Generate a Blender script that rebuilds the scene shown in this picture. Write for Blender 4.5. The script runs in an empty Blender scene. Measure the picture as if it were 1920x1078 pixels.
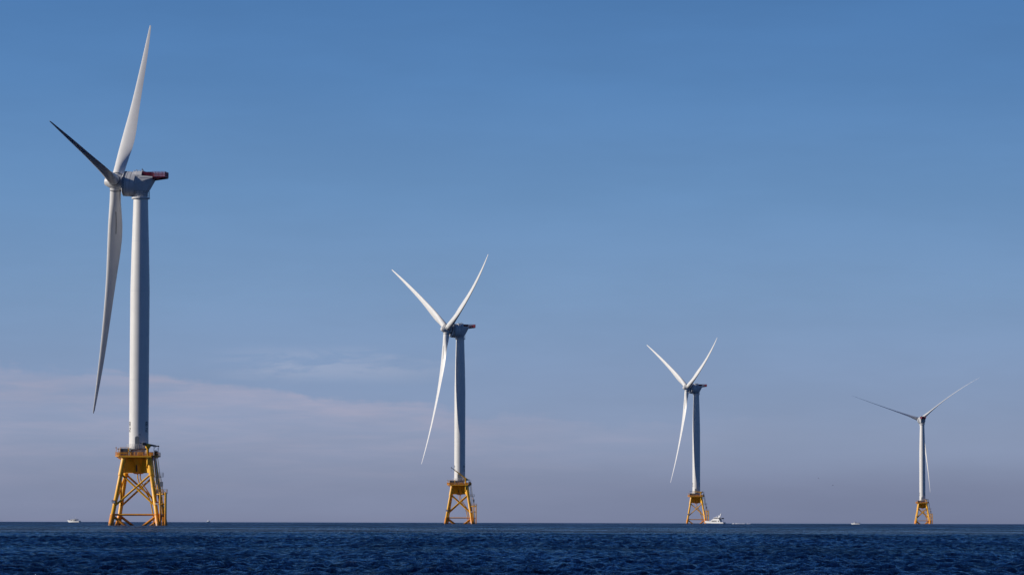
import bpy, math, random
import numpy as np
from mathutils import Vector, Matrix
random.seed(4); rng = np.random.default_rng(11)
S = bpy.context.scene
col = S.collection
rad = math.radians
EARTH = 6371000.0

# ------------------------------------------------------------------ camera
cd = bpy.data.cameras.new("camera"); cam = bpy.data.objects.new("camera", cd); col.objects.link(cam)
cd.sensor_width = 36.0; cd.lens = 36.0 * 6300 / 1920; cd.shift_y = 0.05505
cd.clip_start = 0.5; cd.clip_end = 30000
cam.location = (0, 0, 1.8)
cam.rotation_euler = (Matrix.Rotation(rad(93.0), 3, 'X') @ Matrix.Rotation(rad(0.14), 3, 'Z')).to_euler()
S.camera = cam

# ------------------------------------------------------------------ sun
SUN_AZ, SUN_EL = -96.0, 21.0       # clockwise from the view axis (+Y)
sl = bpy.data.lights.new("sun", 'SUN'); sun = bpy.data.objects.new("sun", sl); col.objects.link(sun)
sl.energy = 4.3; sl.angle = rad(0.53); sl.color = (1.0, 0.925, 0.83)
to_sun = Vector((math.sin(rad(SUN_AZ)) * math.cos(rad(SUN_EL)), math.cos(rad(SUN_AZ)) * math.cos(rad(SUN_EL)), math.sin(rad(SUN_EL))))
sun.rotation_euler = to_sun.to_track_quat('Z', 'Y').to_euler()

# ------------------------------------------------------------------ view
S.view_settings.view_transform = 'Standard'; S.view_settings.look = 'None'
S.view_settings.exposure = 0.0; S.view_settings.gamma = 1.0
S.cycles.max_bounces = 6; S.cycles.caustics_reflective = False; S.cycles.caustics_refractive = False

# ------------------------------------------------------------------ node helper
class NT:
    def __init__(s, nt): s.nt = nt
    def n(s, t, **kw):
        nd = s.nt.nodes.new(t)
        for k, v in kw.items():
            setattr(nd, k, v)
        return nd
    def l(s, a, b): s.nt.links.new(a, b)
    def setin(s, sock, v):
        if isinstance(v, bpy.types.NodeSocket): s.l(v, sock)
        else: sock.default_value = v
    def m(s, op, a, b=0.0, c=0.0, clamp=False):
        nd = s.n('ShaderNodeMath', operation=op, use_clamp=clamp)
        s.setin(nd.inputs[0], a); s.setin(nd.inputs[1], b)
        if len(nd.inputs) > 2: s.setin(nd.inputs[2], c)
        return nd.outputs[0]
    def rng(s, v, a, b, c, d, smooth=True):
        nd = s.n('ShaderNodeMapRange'); nd.interpolation_type = 'SMOOTHSTEP' if smooth else 'LINEAR'
        s.setin(nd.inputs[0], v)
        for i, q in enumerate((a, b, c, d)): s.setin(nd.inputs[1 + i], q)
        return nd.outputs[0]
    def mix(s, f, a, b):
        nd = s.n('ShaderNodeMix', data_type='RGBA')
        s.setin(nd.inputs[0], f); s.setin(nd.inputs[6], a); s.setin(nd.inputs[7], b)
        return nd.outputs[2]
    def noise(s, vec, scale, detail=3, rough=0.5, dist=0.0):
        nd = s.n('ShaderNodeTexNoise'); s.l(vec, nd.inputs['Vector'])
        nd.inputs['Scale'].default_value = scale; nd.inputs['Detail'].default_value = detail
        nd.inputs['Roughness'].default_value = rough; nd.inputs['Distortion'].default_value = dist
        return nd.outputs[0]
    def comb(s, x, y, z):
        nd = s.n('ShaderNodeCombineXYZ')
        for i, q in enumerate((x, y, z)): s.setin(nd.inputs[i], q)
        return nd.outputs[0]

def srgb(r, g, b):
    f = lambda c: (c / 255 / 12.92) if c / 255 <= 0.04045 else ((c / 255 + 0.055) / 1.055) ** 2.4
    return (f(r), f(g), f(b), 1.0)

# ------------------------------------------------------------------ sky
w = bpy.data.worlds.new("World"); S.world = w; w.use_nodes = True
w.node_tree.nodes.clear(); T = NT(w.node_tree)
out = T.n('ShaderNodeOutputWorld'); bg = T.n('ShaderNodeBackground'); bg.inputs[1].default_value = 0.1
T.l(bg.outputs[0], out.inputs[0])
sky = T.n('ShaderNodeTexSky', sky_type='NISHITA'); sky.sun_disc = False
sky.sun_elevation = rad(SUN_EL); sky.sun_rotation = rad(SUN_AZ) % (2 * math.pi)
sky.altitude = 0; sky.air_density = 1.0; sky.dust_density = 0.6; sky.ozone_density = 3.0
tc = T.n('ShaderNodeTexCoord'); sp = T.n('ShaderNodeSeparateXYZ'); T.l(tc.outputs['Generated'], sp.inputs[0])
X_, Y_, Z_ = sp.outputs
az = T.m('ARCTAN2', X_, Y_)
ramp = T.n('ShaderNodeValToRGB'); cr = ramp.color_ramp
T.l(T.m('POWER', T.m('MAXIMUM', Z_, 0.0), 0.5), ramp.inputs[0])      # ramp position = sqrt(sin elevation)
stops = [(0.000, (122, 131, 161)), (0.10, (129, 140, 170)), (0.16, (134, 150, 182)), (0.21, (129, 152, 189)), (0.26, (118, 150, 191)),
         (0.31, (102, 142, 189)), (0.36, (84, 129, 182)), (0.395, (73, 119, 174)), (0.47, (58, 104, 164)), (0.60, (38, 80, 142)), (0.75, (21, 49, 100)), (1.0, (11, 28, 70))]
cr.elements[0].position = 0; cr.elements[0].color = srgb(*stops[0][1])
cr.elements[1].position = 1; cr.elements[1].color = srgb(*stops[-1][1])
for p, c in stops[1:-1]:
    e = cr.elements.new(p); e.color = srgb(*c)
base = ramp.outputs[0]
# distant smog bank lying low on the right half of the horizon
bank = T.m('MULTIPLY', T.rng(Z_, 0.006, 0.021, 1, 0), T.rng(az, -0.06, 0.13, 0.03, 0.42))
base = T.mix(bank, base, srgb(103, 113, 145))
# thin high cloud: a long veil whose upper edge falls away to the right, with wisps above it
v1 = T.comb(T.m('MULTIPLY', az, 9.0), T.m('MULTIPLY', Z_, 60.0), 0.0)
n1 = T.noise(v1, 3.0, 5, 0.6, 0.3)
v2 = T.comb(T.m('MULTIPLY', az, 16.0), 3.1, 0.0)
n2 = T.noise(v2, 1.0, 3, 0.5)
edge = T.m('ADD', T.rng(az, -0.16, 0.03, 0.0470, 0.0300, False), T.m('MULTIPLY', T.m('SUBTRACT', n2, 0.5), 0.007))
n2b = T.noise(T.comb(T.m('MULTIPLY', az, 60.0), 7.7, 0.0), 1.0, 4, 0.6)
edge = T.m('ADD', edge, T.m('MULTIPLY', T.m('SUBTRACT', n2b, 0.5), 0.008))
edge = T.m('ADD', edge, T.m('MULTIPLY', T.m('SUBTRACT', n1, 0.5), 0.009))
dz = T.m('SUBTRACT', edge, Z_)
veil = T.m('MULTIPLY', T.m('MULTIPLY', T.rng(dz, -0.0004, 0.0022, 0, 1), T.rng(dz, 0.002, 0.014, 1.0, 0.62)), T.rng(Z_, 0.004, 0.030, 0.12, 1.0))
veil = T.m('MULTIPLY', veil, T.rng(az, -0.05, 0.10, 1.0, 0.0))
veil = T.m('MULTIPLY', veil, T.rng(n1, 0.3, 0.7, 0.35, 1.0))
n5 = T.noise(T.comb(T.m('MULTIPLY', az, 22.0), T.m('MULTIPLY', Z_, 260.0), 2.2), 1.0, 4, 0.55, 0.6)
veil = T.m('MULTIPLY', veil, T.rng(n5, 0.32, 0.66, 0.62, 1.12))
base = T.mix(T.m('MULTIPLY', veil, 0.54), base, srgb(178, 171, 191))
v3 = T.comb(T.m('MULTIPLY', az, 20.0), T.m('MULTIPLY', Z_, 110.0), 4.7)
n3 = T.noise(v3, 1.6, 5, 0.6, 0.5)
wi = T.m('MULTIPLY', T.rng(Z_, 0.039, 0.045, 0, 1), T.rng(Z_, 0.046, 0.053, 1, 0))
wi = T.m('MULTIPLY', wi, T.m('MULTIPLY', T.rng(az, -0.095, -0.07, 0, 1), T.rng(az, -0.04, -0.005, 1, 0)))
wi = T.m('MULTIPLY', wi, T.rng(n3, 0.46, 0.64, 0, 1))
base = T.mix(T.m('MULTIPLY', wi, 0.38), base, srgb(170, 178, 202))
# fine grain of the air
n4 = T.noise(T.comb(T.m('MULTIPLY', az, 5.0), T.m('MULTIPLY', Z_, 22.0), 9.0), 2.0, 4, 0.6)
gr = T.rng(n4, 0.3, 0.7, 0.965, 1.035)
vm = T.n('ShaderNodeVectorMath', operation='SCALE'); T.l(base, vm.inputs[0]); T.l(T.m('MULTIPLY', gr, 10.0), vm.inputs['Scale'])
skyc = T.mix(0.06, vm.outputs[0], sky.outputs[0])
T.l(skyc, bg.inputs[0])

# ------------------------------------------------------------------ materials
MATS = {}
def mat(name, c, rough=0.5, metal=0.0, var=0.08, scale=0.6, bump=0.0, spec=0.5, streak=0.0, streakc=(0.25, 0.2, 0.15, 1), coat=0.0):
    if name in MATS: return MATS[name]
    m = bpy.data.materials.new(name); m.use_nodes = True; N = NT(m.node_tree)
    b = m.node_tree.nodes['Principled BSDF']
    t = N.n('ShaderNodeTexCoord'); o = t.outputs['Object']
    n = N.noise(o, scale, 4, 0.6)
    hi = tuple(min(1, q * (1 + var)) for q in c[:3]) + (1,); lo = tuple(q * (1 - var) for q in c[:3]) + (1,)
    colr = N.mix(N.rng(n, 0.3, 0.7, 0, 1), lo, hi)
    if streak > 0:
        mp = N.n('ShaderNodeMapping'); mp.inputs['Scale'].default_value = (2.2, 2.2, 0.12); N.l(o, mp.inputs[0])
        ns = N.noise(mp.outputs[0], 1.0, 5, 0.7)
        colr = N.mix(N.m('MULTIPLY', N.rng(ns, 0.52, 0.75, 0, 1), streak), colr, streakc)
    N.l(colr, b.inputs['Base Color'])
    r2 = N.rng(N.noise(o, scale * 3, 3), 0.3, 0.7, max(0.05, rough - 0.08), min(1, rough + 0.08)); N.l(r2, b.inputs['Roughness'])
    b.inputs['Metallic'].default_value = metal; b.inputs['Specular IOR Level'].default_value = spec
    if coat: b.inputs['Coat Weight'].default_value = coat
    if bump:
        bp = N.n('ShaderNodeBump'); bp.inputs['Strength'].default_value = bump; bp.inputs['Distance'].default_value = 0.05
        N.l(N.noise(o, 6, 4), bp.inputs['Height']); N.l(bp.outputs[0], b.inputs['Normal'])
    MATS[name] = m
    return m
M_TOWER = mat('tower_paint', (0.74, 0.73, 0.71, 1), 0.45, var=0.025, scale=0.25, streak=0.22, streakc=(0.5, 0.47, 0.43, 1))
M_BLADE = mat('blade_gelcoat', (0.75, 0.745, 0.73, 1), 0.35, var=0.02, scale=0.2)
M_NAC = mat('nacelle_paint', (0.60, 0.61, 0.63, 1), 0.5, var=0.05, scale=0.5, streak=0.2, streakc=(0.3, 0.3, 0.31, 1))
M_NACW = mat('nacelle_light_paint', (0.70, 0.70, 0.70, 1), 0.5, var=0.04)
M_HUB = mat('hub_paint', (0.62, 0.62, 0.62, 1), 0.45, var=0.04)
M_SEAM = mat('seam_dark', (0.08, 0.085, 0.10, 1), 0.7)
M_RED = mat('red_paint', (0.25, 0.012, 0.055, 1), 0.45, var=0.12)
M_DKRED = mat('dark_red_paint', (0.16, 0.01, 0.018, 1), 0.5, var=0.2)
M_GREY = mat('grey_steel', (0.22, 0.23, 0.25, 1), 0.5, metal=0.3)
M_DARK = mat('dark_equipment', (0.035, 0.038, 0.045, 1), 0.55)
M_MARK = mat('marking_black', (0.012, 0.014, 0.02, 1), 0.6)
M_WHITE = mat('white_gelcoat', (0.80, 0.80, 0.80, 1), 0.3, var=0.02)
M_GLASS = mat('dark_glass', (0.012, 0.014, 0.02, 1), 0.12, spec=0.6)
M_NAVY = mat('navy_hull', (0.012, 0.03, 0.09, 1), 0.3)
M_RUST = mat('brown_deck_steel', (0.50, 0.22, 0.05, 1), 0.6, var=0.25, scale=1.5)
M_DOOR = mat('door_grey', (0.16, 0.18, 0.2, 1), 0.5)
M_CLOTH = mat('dark_clothing', (0.05, 0.05, 0.07, 1), 0.9)
M_ORANGE = mat('orange_paint', (0.78, 0.33, 0.05, 1), 0.5, var=0.15)

def yellow_mat():
    m = bpy.data.materials.new('yellow_marine_paint'); m.use_nodes = True; N = NT(m.node_tree)
    b = m.node_tree.nodes['Principled BSDF']; t = N.n('ShaderNodeTexCoord'); o = t.outputs['Object']
    s = N.n('ShaderNodeSeparateXYZ'); N.l(o, s.inputs[0]); z = s.outputs[2]
    n = N.noise(o, 0.8, 5, 0.65); nz = N.m('ADD', z, N.m('MULTIPLY', N.m('SUBTRACT', n, 0.5), 2.5))
    c = N.mix(N.rng(n, 0.3, 0.7, 0, 1), (0.88, 0.42, 0.013, 1), (0.95, 0.49, 0.02, 1))
    # splash zone coat is a deeper orange, stained below by growth
    c = N.mix(N.rng(nz, 3.2, 4.2, 1, 0), c, (0.80, 0.29, 0.014, 1))
    mp = N.n('ShaderNodeMapping'); mp.inputs['Scale'].default_value = (3, 3, 0.25); N.l(o, mp.inputs[0])
    ns = N.noise(mp.outputs[0], 1.0, 5, 0.7)
    c = N.mix(N.m('MULTIPLY', N.rng(ns, 0.55, 0.78, 0, 1), 0.55), c, (0.22, 0.075, 0.015, 1))
    c = N.mix(N.rng(nz, 0.2, 1.0, 0.75, 0), c, (0.10, 0.055, 0.02, 1))
    N.l(c, b.inputs['Base Color']); b.inputs['Roughness'].default_value = 0.42
    return m
M_YEL = yellow_mat()

# ------------------------------------------------------------------ mesh builder
class MB:
    def __init__(s): s.v = []; s.f = []
    def add(s, vs, fs):
        o = len(s.v); s.v += [tuple(map(float, p)) for p in vs]; s.f += [tuple(i + o for i in q) for q in fs]; return s
    def box(s, c, d, rz=0.0, mtx=None):
        hx, hy, hz = d[0] / 2, d[1] / 2, d[2] / 2; vs = []
        cs, sn = math.cos(rz), math.sin(rz)
        for x in (-hx, hx):
            for y in (-hy, hy):
                for z in (-hz, hz):
                    p = Vector((c[0] + x * cs - y * sn, c[1] + x * sn + y * cs, c[2] + z)); vs.append(mtx @ p if mtx else p)
        return s.add(vs, [(0, 1, 3, 2), (4, 6, 7, 5), (0, 4, 5, 1), (2, 3, 7, 6), (0, 2, 6, 4), (1, 5, 7, 3)])
    def tube(s, pts, r, seg=10, caps=True):
        pts = [Vector(p) for p in pts]; k = len(pts)
        rs = r if isinstance(r, (list, tuple)) else [r] * k
        vs = []; ref = None
        for i, p in enumerate(pts):
            d = (pts[min(i + 1, k - 1)] - pts[max(i - 1, 0)]).normalized()
            if ref is None:
                ref = Vector((0, 0, 1)) if abs(d.z) < 0.9 else Vector((1, 0, 0))
            a = d.cross(ref).normalized(); b = d.cross(a).normalized(); ref = -b if False else ref
            for j in range(seg):
                t = 2 * math.pi * j / seg; vs.append(p + (a * math.cos(t) + b * math.sin(t)) * rs[i])
        fs = [(i * seg + j, i * seg + (j + 1) % seg, (i + 1) * seg + (j + 1) % seg, (i + 1) * seg + j) for i in range(k - 1) for j in range(seg)]
        if caps: fs += [tuple(range(seg - 1, -1, -1)), tuple((k - 1) * seg + j for j in range(seg))]
        return s.add(vs, fs)
    def lathe(s, prof, o, axis, seg=32, caps=True):
        """prof: (distance along axis, radius)"""
        axis = Vector(axis).normalized(); o = Vector(o)
        a = axis.cross(Vector((0, 0, 1)) if abs(axis.z) < 0.9 else Vector((1, 0, 0))).normalized(); b = axis.cross(a)
        vs = [o + axis * h + (a * math.cos(2 * math.pi * j / seg) + b * math.sin(2 * math.pi * j / seg)) * r for h, r in prof for j in range(seg)]
        k = len(prof)
        fs = [(i * seg + j, i * seg + (j + 1) % seg, (i + 1) * seg + (j + 1) % seg, (i + 1) * seg + j) for i in range(k - 1) for j in range(seg)]
        if caps: fs += [tuple(range(seg - 1, -1, -1)), tuple((k - 1) * seg + j for j in range(seg))]
        return s.add(vs, fs)
    def prism(s, poly, lo, hi, place=None):
        """poly in 2D, extruded lo..hi; place maps (u,v,w) to a point"""
        n = len(poly); pl = place or (lambda u, v, q: (u, v, q))
        vs = [pl(u, v, lo) for u, v in poly] + [pl(u, v, hi) for u, v in poly]
        fs = [tuple(range(n - 1, -1, -1)), tuple(range(n, 2 * n))] + [(i, (i + 1) % n, n + (i + 1) % n, n + i) for i in range(n)]
        return s.add(vs, fs)
    def build(s, name, m, parent=None, smooth=True, ang=40):
        me = bpy.data.meshes.new(name); me.from_pydata(s.v, [], s.f)
        import bmesh
        bm = bmesh.new(); bm.from_mesh(me); bmesh.ops.recalc_face_normals(bm, faces=bm.faces); bm.to_mesh(me); bm.free()
        if smooth:
            me.shade_smooth(); me.set_sharp_from_angle(angle=rad(ang))
        me.materials.append(m)
        o = bpy.data.objects.new(name, me); col.objects.link(o)
        if parent: o.parent = parent
        return o

def empty(name, loc, rz=0.0):
    o = bpy.data.objects.new(name, None); col.objects.link(o); o.location = loc; o.rotation_euler = (0, 0, rz); o.empty_display_size = 1; return o
def tag(o, label=None, cat=None, group=None, kind=None):
    if label: o['label'] = label
    if cat: o['category'] = cat
    if group: o['group'] = group
    if kind: o['kind'] = kind
    return o
def drop(x, y): return -(x * x + y * y) / (2 * EARTH)

# ------------------------------------------------------------------ sea
def make_sea():
    rr = [0.0]; r = 4.0
    while r < 60: rr.append(r); r *= 1.12
    r = 62.0
    while r < 9500:
        rr.append(r)
        r *= 1.0010 if 95 < r < 480 else (1.0018 if r < 900 else (1.0026 if r < 4500 else 1.02))
    rr = np.array(rr)
    fine = np.arange(-rad(11.5), rad(11.5), 0.00048)
    th = []
    a = rad(11.5)
    step = 0.0006
    while a < 2 * math.pi - rad(11.5):
        th.append(a); step = min(step * 1.25, rad(6)); a += step
    th = np.concatenate([fine, np.array(th)])
    nr, nt = len(rr), len(th)
    R, A = np.meshgrid(rr, th, indexing='ij')
    x = (R * np.sin(A)).astype(np.float64); y = (R * np.cos(A)).astype(np.float64)
    dr = np.gradient(rr)[:, None]
    dth = np.gradient(th)[None, :]; dlat = np.abs(R * np.clip(np.abs(dth), 0, 0.2))
    z = np.zeros_like(x); zs = np.zeros_like(x)
    nc = 180
    lam = np.exp(np.linspace(math.log(0.5), math.log(22.0), nc))
    g = rng.normal(size=nc)
    for i in range(nc):
        L = lam[i] * (1 + 0.03 * rng.normal()); k = 2 * math.pi / L
        spread = 0.75 if L < 4 else 0.4
        d = rad(-172) + rng.normal() * spread          # wind sea running towards the viewer
        kx, ky = k * math.sin(d), k * math.cos(d)
        # rms slope per component
        sl = 0.025 if L < 1.3 else 0.025 * (1.3 / L) ** 1.9
        amp = sl * math.sqrt(2) / k * (0.5 + abs(rng.normal()) * 0.65)
        # drop what the grid cannot carry
        need = np.maximum(dr * abs(ky), dlat * abs(kx)) / (2 * math.pi)   # cells per wave, inverted
        fade = np.clip((0.42 - need) / 0.2, 0, 1)
        rows = np.where(fade.max(axis=1) > 0)[0]
        if len(rows) == 0: continue
        a0, a1 = rows[0], rows[-1] + 1
        ph = rng.uniform(0, 2 * math.pi)
        c = np.cos(kx * x[a0:a1] + ky * y[a0:a1] + ph)
        (zs if L < 4 else z)[a0:a1] += amp * (c + 0.1 * (2 * c * c - 1)) * fade[a0:a1]
    # wind waves have pointed crests and flat troughs
    sg = 0.03
    z += sg * (np.exp(np.clip(zs / sg, -3, 3) * 0.36) - 1) / 0.36
    # gusty patches: slow modulation of the chop
    gm = np.zeros_like(x)
    for i in range(14):
        L = rng.uniform(45, 260); d = rng.uniform(0, 2 * math.pi); gm += np.cos(2 * math.pi / L * (math.sin(d) * x * 0.35 + math.cos(d) * y) + rng.uniform(0, 6.28))
    z *= 1.0 + 0.11 * np.clip(gm, -3, 3)
    z += -(x * x + y * y) / (2 * EARTH)
    z[0] = z[0].mean()
    co = np.stack([x, y, z], -1).reshape(-1, 3).astype(np.float32)
    i = np.arange(nr - 1)[:, None] * nt; j = np.arange(nt)[None, :]; j2 = (j + 1) % nt
    q = np.stack([i + j, i + nt + j, i + nt + j2, i + j2], -1).reshape(-1, 4)[:, ::-1].astype(np.int32)
    me = bpy.data.meshes.new('sea')
    me.vertices.add(len(co)); me.vertices.foreach_set('co', co.ravel())
    me.loops.add(q.size); me.loops.foreach_set('vertex_index', np.ascontiguousarray(q).ravel())
    me.polygons.add(len(q)); me.polygons.foreach_set('loop_start', np.arange(0, q.size, 4, dtype=np.int32))
    me.update(calc_edges=True); me.shade_smooth()
    if me.polygons[len(q) // 2].normal.z < 0: me.flip_normals()
    m = bpy.data.materials.new('sea_water'); m.use_nodes = True; N = NT(m.node_tree)
    b = m.node_tree.nodes['Principled BSDF']
    t = N.n('ShaderNodeTexCoord'); o = t.outputs['Object']
    big = N.noise(o, 0.010, 3, 0.55)
    mp = N.n('ShaderNodeMapping'); mp.inputs['Scale'].default_value = (1.0, 0.6, 0.3); N.l(o, mp.inputs[0])
    f1 = N.noise(mp.outputs[0], 2.6, 5, 0.7)
    f2 = N.noise(mp.outputs[0], 0.5, 5, 0.7)
    bp = N.n('ShaderNodeBump'); bp.inputs['Distance'].default_value = 0.42; bp.inputs['Strength'].default_value = 1.0
    N.l(f1, bp.inputs['Height'])
    bp2 = N.n('ShaderNodeBump'); bp2.inputs['Distance'].default_value = 0.5; bp2.inputs['Strength'].default_value = 1.0
    N.l(f2, bp2.inputs['Height']); N.l(bp.outputs[0], bp2.inputs['Normal'])
    nrm = bp2.outputs[0]
    nt_ = m.node_tree; nt_.nodes.remove(b)
    out_ = [q for q in nt_.nodes if q.type == 'OUTPUT_MATERIAL'][0]
    # body colour of deep clear water, and a mirror coat whose strength follows Fresnel but, as on any
    # wind-roughened sea, never reaches the full value a flat film would have at grazing angles
    c = N.mix(N.rng(big, 0.35, 0.65, 0, 1), (0.0004, 0.0045, 0.026, 1), (0.0008, 0.008, 0.042, 1))
    df = N.n('ShaderNodeBsdfDiffuse'); N.l(c, df.inputs['Color']); N.l(nrm, df.inputs['Normal'])
    gl = N.n('ShaderNodeBsdfGlossy'); ln = N.n('ShaderNodeVectorMath', operation='LENGTH'); N.l(o, ln.inputs[0]); far = N.rng(ln.outputs['Value'], 450.0, 1300.0, 0.0, 1.0)
    # beyond some 500 m the mesh no longer holds the small waves: their slopes go into the roughness instead
    N.l(N.m('ADD', 0.04, N.m('MULTIPLY', far, 0.25)), gl.inputs['Roughness']); gl.inputs['Color'].default_value = (0.68, 0.88, 1, 1); N.l(nrm, gl.inputs['Normal'])
    fr = N.n('ShaderNodeFresnel'); fr.inputs['IOR'].default_value = 1.33; N.l(nrm, fr.inputs['Normal'])
    mp3 = N.n('ShaderNodeMapping'); mp3.inputs['Scale'].default_value = (1.0, 0.13, 1.0); N.l(o, mp3.inputs[0])
    # cat's paws: patches of water roughened more or less by the gusts
    paw = N.rng(N.noise(mp3.outputs[0], 0.07, 8, 0.72), 0.36, 0.64, 0.55, 1.25)
    mp4 = N.n('ShaderNodeMapping'); mp4.inputs['Scale'].default_value = (1.0, 0.22, 1.0); N.l(o, mp4.inputs[0])
    paw = N.m('MULTIPLY', paw, N.rng(N.noise(mp4.outputs[0], 1.3, 5, 0.75), 0.40, 0.60, 0.50, 1.5))
    fac = N.rng(fr.outputs[0], 0.10, 0.58, 0.01, N.m('MULTIPLY', N.rng(big, 0.38, 0.62, 0.62, 1.0), N.m('SUBTRACT', 1.0, N.m('MULTIPLY', far, 0.25))), True)
    fac = N.m('MULTIPLY', fac, paw, 0.0, True)
    mx = N.n('ShaderNodeMixShader'); N.l(fac, mx.inputs[0]); N.l(df.outputs[0], mx.inputs[1]); N.l(gl.outputs[0], mx.inputs[2]); N.l(mx.outputs[0], out_.inputs[0])
    me.materials.append(m)
    ob = bpy.data.objects.new('sea', me); col.objects.link(ob); tag(ob, kind='structure')
    ob['label'] = 'dark blue choppy open sea under the turbines'
    return ob
make_sea()

# ------------------------------------------------------------------ wind turbines
HUB_Z, OVER, TILT = 106.5, 8.0, rad(5)
DECK = 21.4
# chord, thickness, pitch axis fraction along the blade (r in metres from hub centre)
BST = [(2.6, 3.4, 3.4, .5), (4.5, 3.4, 3.38, .5), (7, 3.6, 3.0, .47), (10, 4.0, 2.5, .43), (14, 4.45, 1.95, .39), (18, 4.5, 1.6, .36), (23, 4.15, 1.3, .35),
       (30, 3.35, .98, .34), (38, 2.7, .74, .34), (48, 2.15, .54, .34), (58, 1.65, .38, .34), (66, 1.15, .25, .36), (71, .8, .17, .38), (74, .6, .12, .42), (75, .3, .08, .5)]
def interp(r, k):
    for a, b in zip(BST, BST[1:]):
        if r <= b[0]:
            t = (r - a[0]) / (b[0] - a[0]); t = max(0, t); t2 = t if k == 0 else t; return a[k] + (b[k] - a[k]) * t2
    return BST[-1][k]
def sect(u, round_):
    """u in 0..1 round the section, returns (chord position 0=leading 1=trailing, thickness +-0.5)"""
    a = 2 * math.pi * u; xc = 0.5 - 0.5 * math.cos(a)
    yt = 0.5 * (2.969 * math.sqrt(xc) - 1.26 * xc - 3.516 * xc ** 2 + 2.843 * xc ** 3 - 1.036 * xc ** 4) * 1.0
    yf = math.copysign(yt, math.sin(a)) if 0 < u < 1 and abs(math.sin(a)) > 1e-9 else 0.0
    if math.sin(a) < 0: yf *= 0.75
    yr = 0.5 * math.sin(a)
    return xc, yf * (1 - round_) + yr * round_

def rotor_frame(yaw):
    a = Vector((math.sin(yaw) * math.cos(TILT), math.cos(yaw) * math.cos(TILT), math.sin(TILT)))
    u = Vector((-math.cos(yaw), math.sin(yaw), 0)); wv = a.cross(u)
    if wv.z < 0: wv = -wv
    return a, u, wv
def blade(parent, yaw, ang, hub, off, pitch, bow=1.1, run=False, strip=True):
    a, u, wv = rotor_frame(yaw)
    rd = u * math.cos(ang) + wv * math.sin(ang); tn = -u * math.sin(ang) + wv * math.cos(ang)
    bt, ba, dR = off
    rs = list(np.concatenate([np.linspace(2.6, 24, 16), np.linspace(26, 70, 20), [71.5, 73, 74, 74.6, 75]])); K = 28
    def surf(r, cpos, tpos, lift=0.0):
        t = max(0, (r - 2.6) / 72.4); k = (75 + dR) / 75
        c = interp(r, 1); th = interp(r, 2); pa = interp(r, 3)
        tw = pitch + rad(11) * max(0, 1 - t * 1.6) * min(1, max(0, (r - 4) / 8))
        chord = a * math.cos(tw) + tn * math.sin(tw); nrm = -a * math.sin(tw) + tn * math.cos(tw)
        ctr = hub + rd * r * k + tn * (bt * (t if run else t * t) - (0 if run else bow) * 4 * t * (1 - t)) + a * (3.5 * t + ba * t * t - (0.7 if run else 0) * 4 * t * (1 - t))
        return ctr + chord * ((pa - cpos) * c) + nrm * (tpos * th + lift)
    mb = MB(); vs = []
    for r in rs:
        ro = max(0, min(1, 1 - (r - 4.5) / 10)); ro = ro * ro * (3 - 2 * ro)
        for j in range(K):
            xc, yy = sect(j / K, ro); vs.append(surf(r, xc, yy))
    n = len(rs)
    fs = [(i * K + j, i * K + (j + 1) % K, (i + 1) * K + (j + 1) % K, (i + 1) * K + j) for i in range(n - 1) for j in range(K)]
    fs += [tuple(range(K)), tuple((n - 1) * K + j for j in range(K - 1, -1, -1))]
    mb.add(vs, fs); bo = mb.build('blade', M_BLADE, parent, ang=60)
    # dark strip of vortex generators aft of mid chord
    st = MB()
    for sgn in ((1,) if strip else ()):
        L = []
        for r in np.linspace(9.2, 16.5, 10):
            ro = max(0, min(1, 1 - (r - 4.5) / 10)); ro = ro * ro * (3 - 2 * ro)
            for xx in (0.55, 0.60):
                uu = math.acos(1 - 2 * xx) / (2 * math.pi); uu = uu if sgn > 0 else 1 - uu
                xc, yy = sect(uu, ro); L.append((surf(r, xc, yy, 0.03 * sgn), surf(r, xc, yy, -0.03 * sgn)))
        vs = [p[0] for p in L] + [p[1] for p in L]; m = len(L); fs = []
        for i in range(0, m - 2, 2):
            fs += [(i, i + 1, i + 3, i + 2), (m + i, m + i + 2, m + i + 3, m + i + 1), (i, i + 2, m + i + 2, m + i), (i + 1, m + i + 1, m + i + 3, i + 3)]
        fs += [(0, m, m + 1, 1), (m - 2, m - 1, 2 * m - 1, 2 * m - 2)]
        st.add(vs, fs)
    if strip: st.build('surface_strip', M_SEAM, bo, smooth=False)
    # bolted root collar
    mb = MB(); mb.lathe([(2.35, 1.62), (2.35, 1.86), (2.62, 1.86), (2.62, 1.62)], hub, rd, 32); mb.build('root_collar', M_GREY, bo)
    return bo

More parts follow.
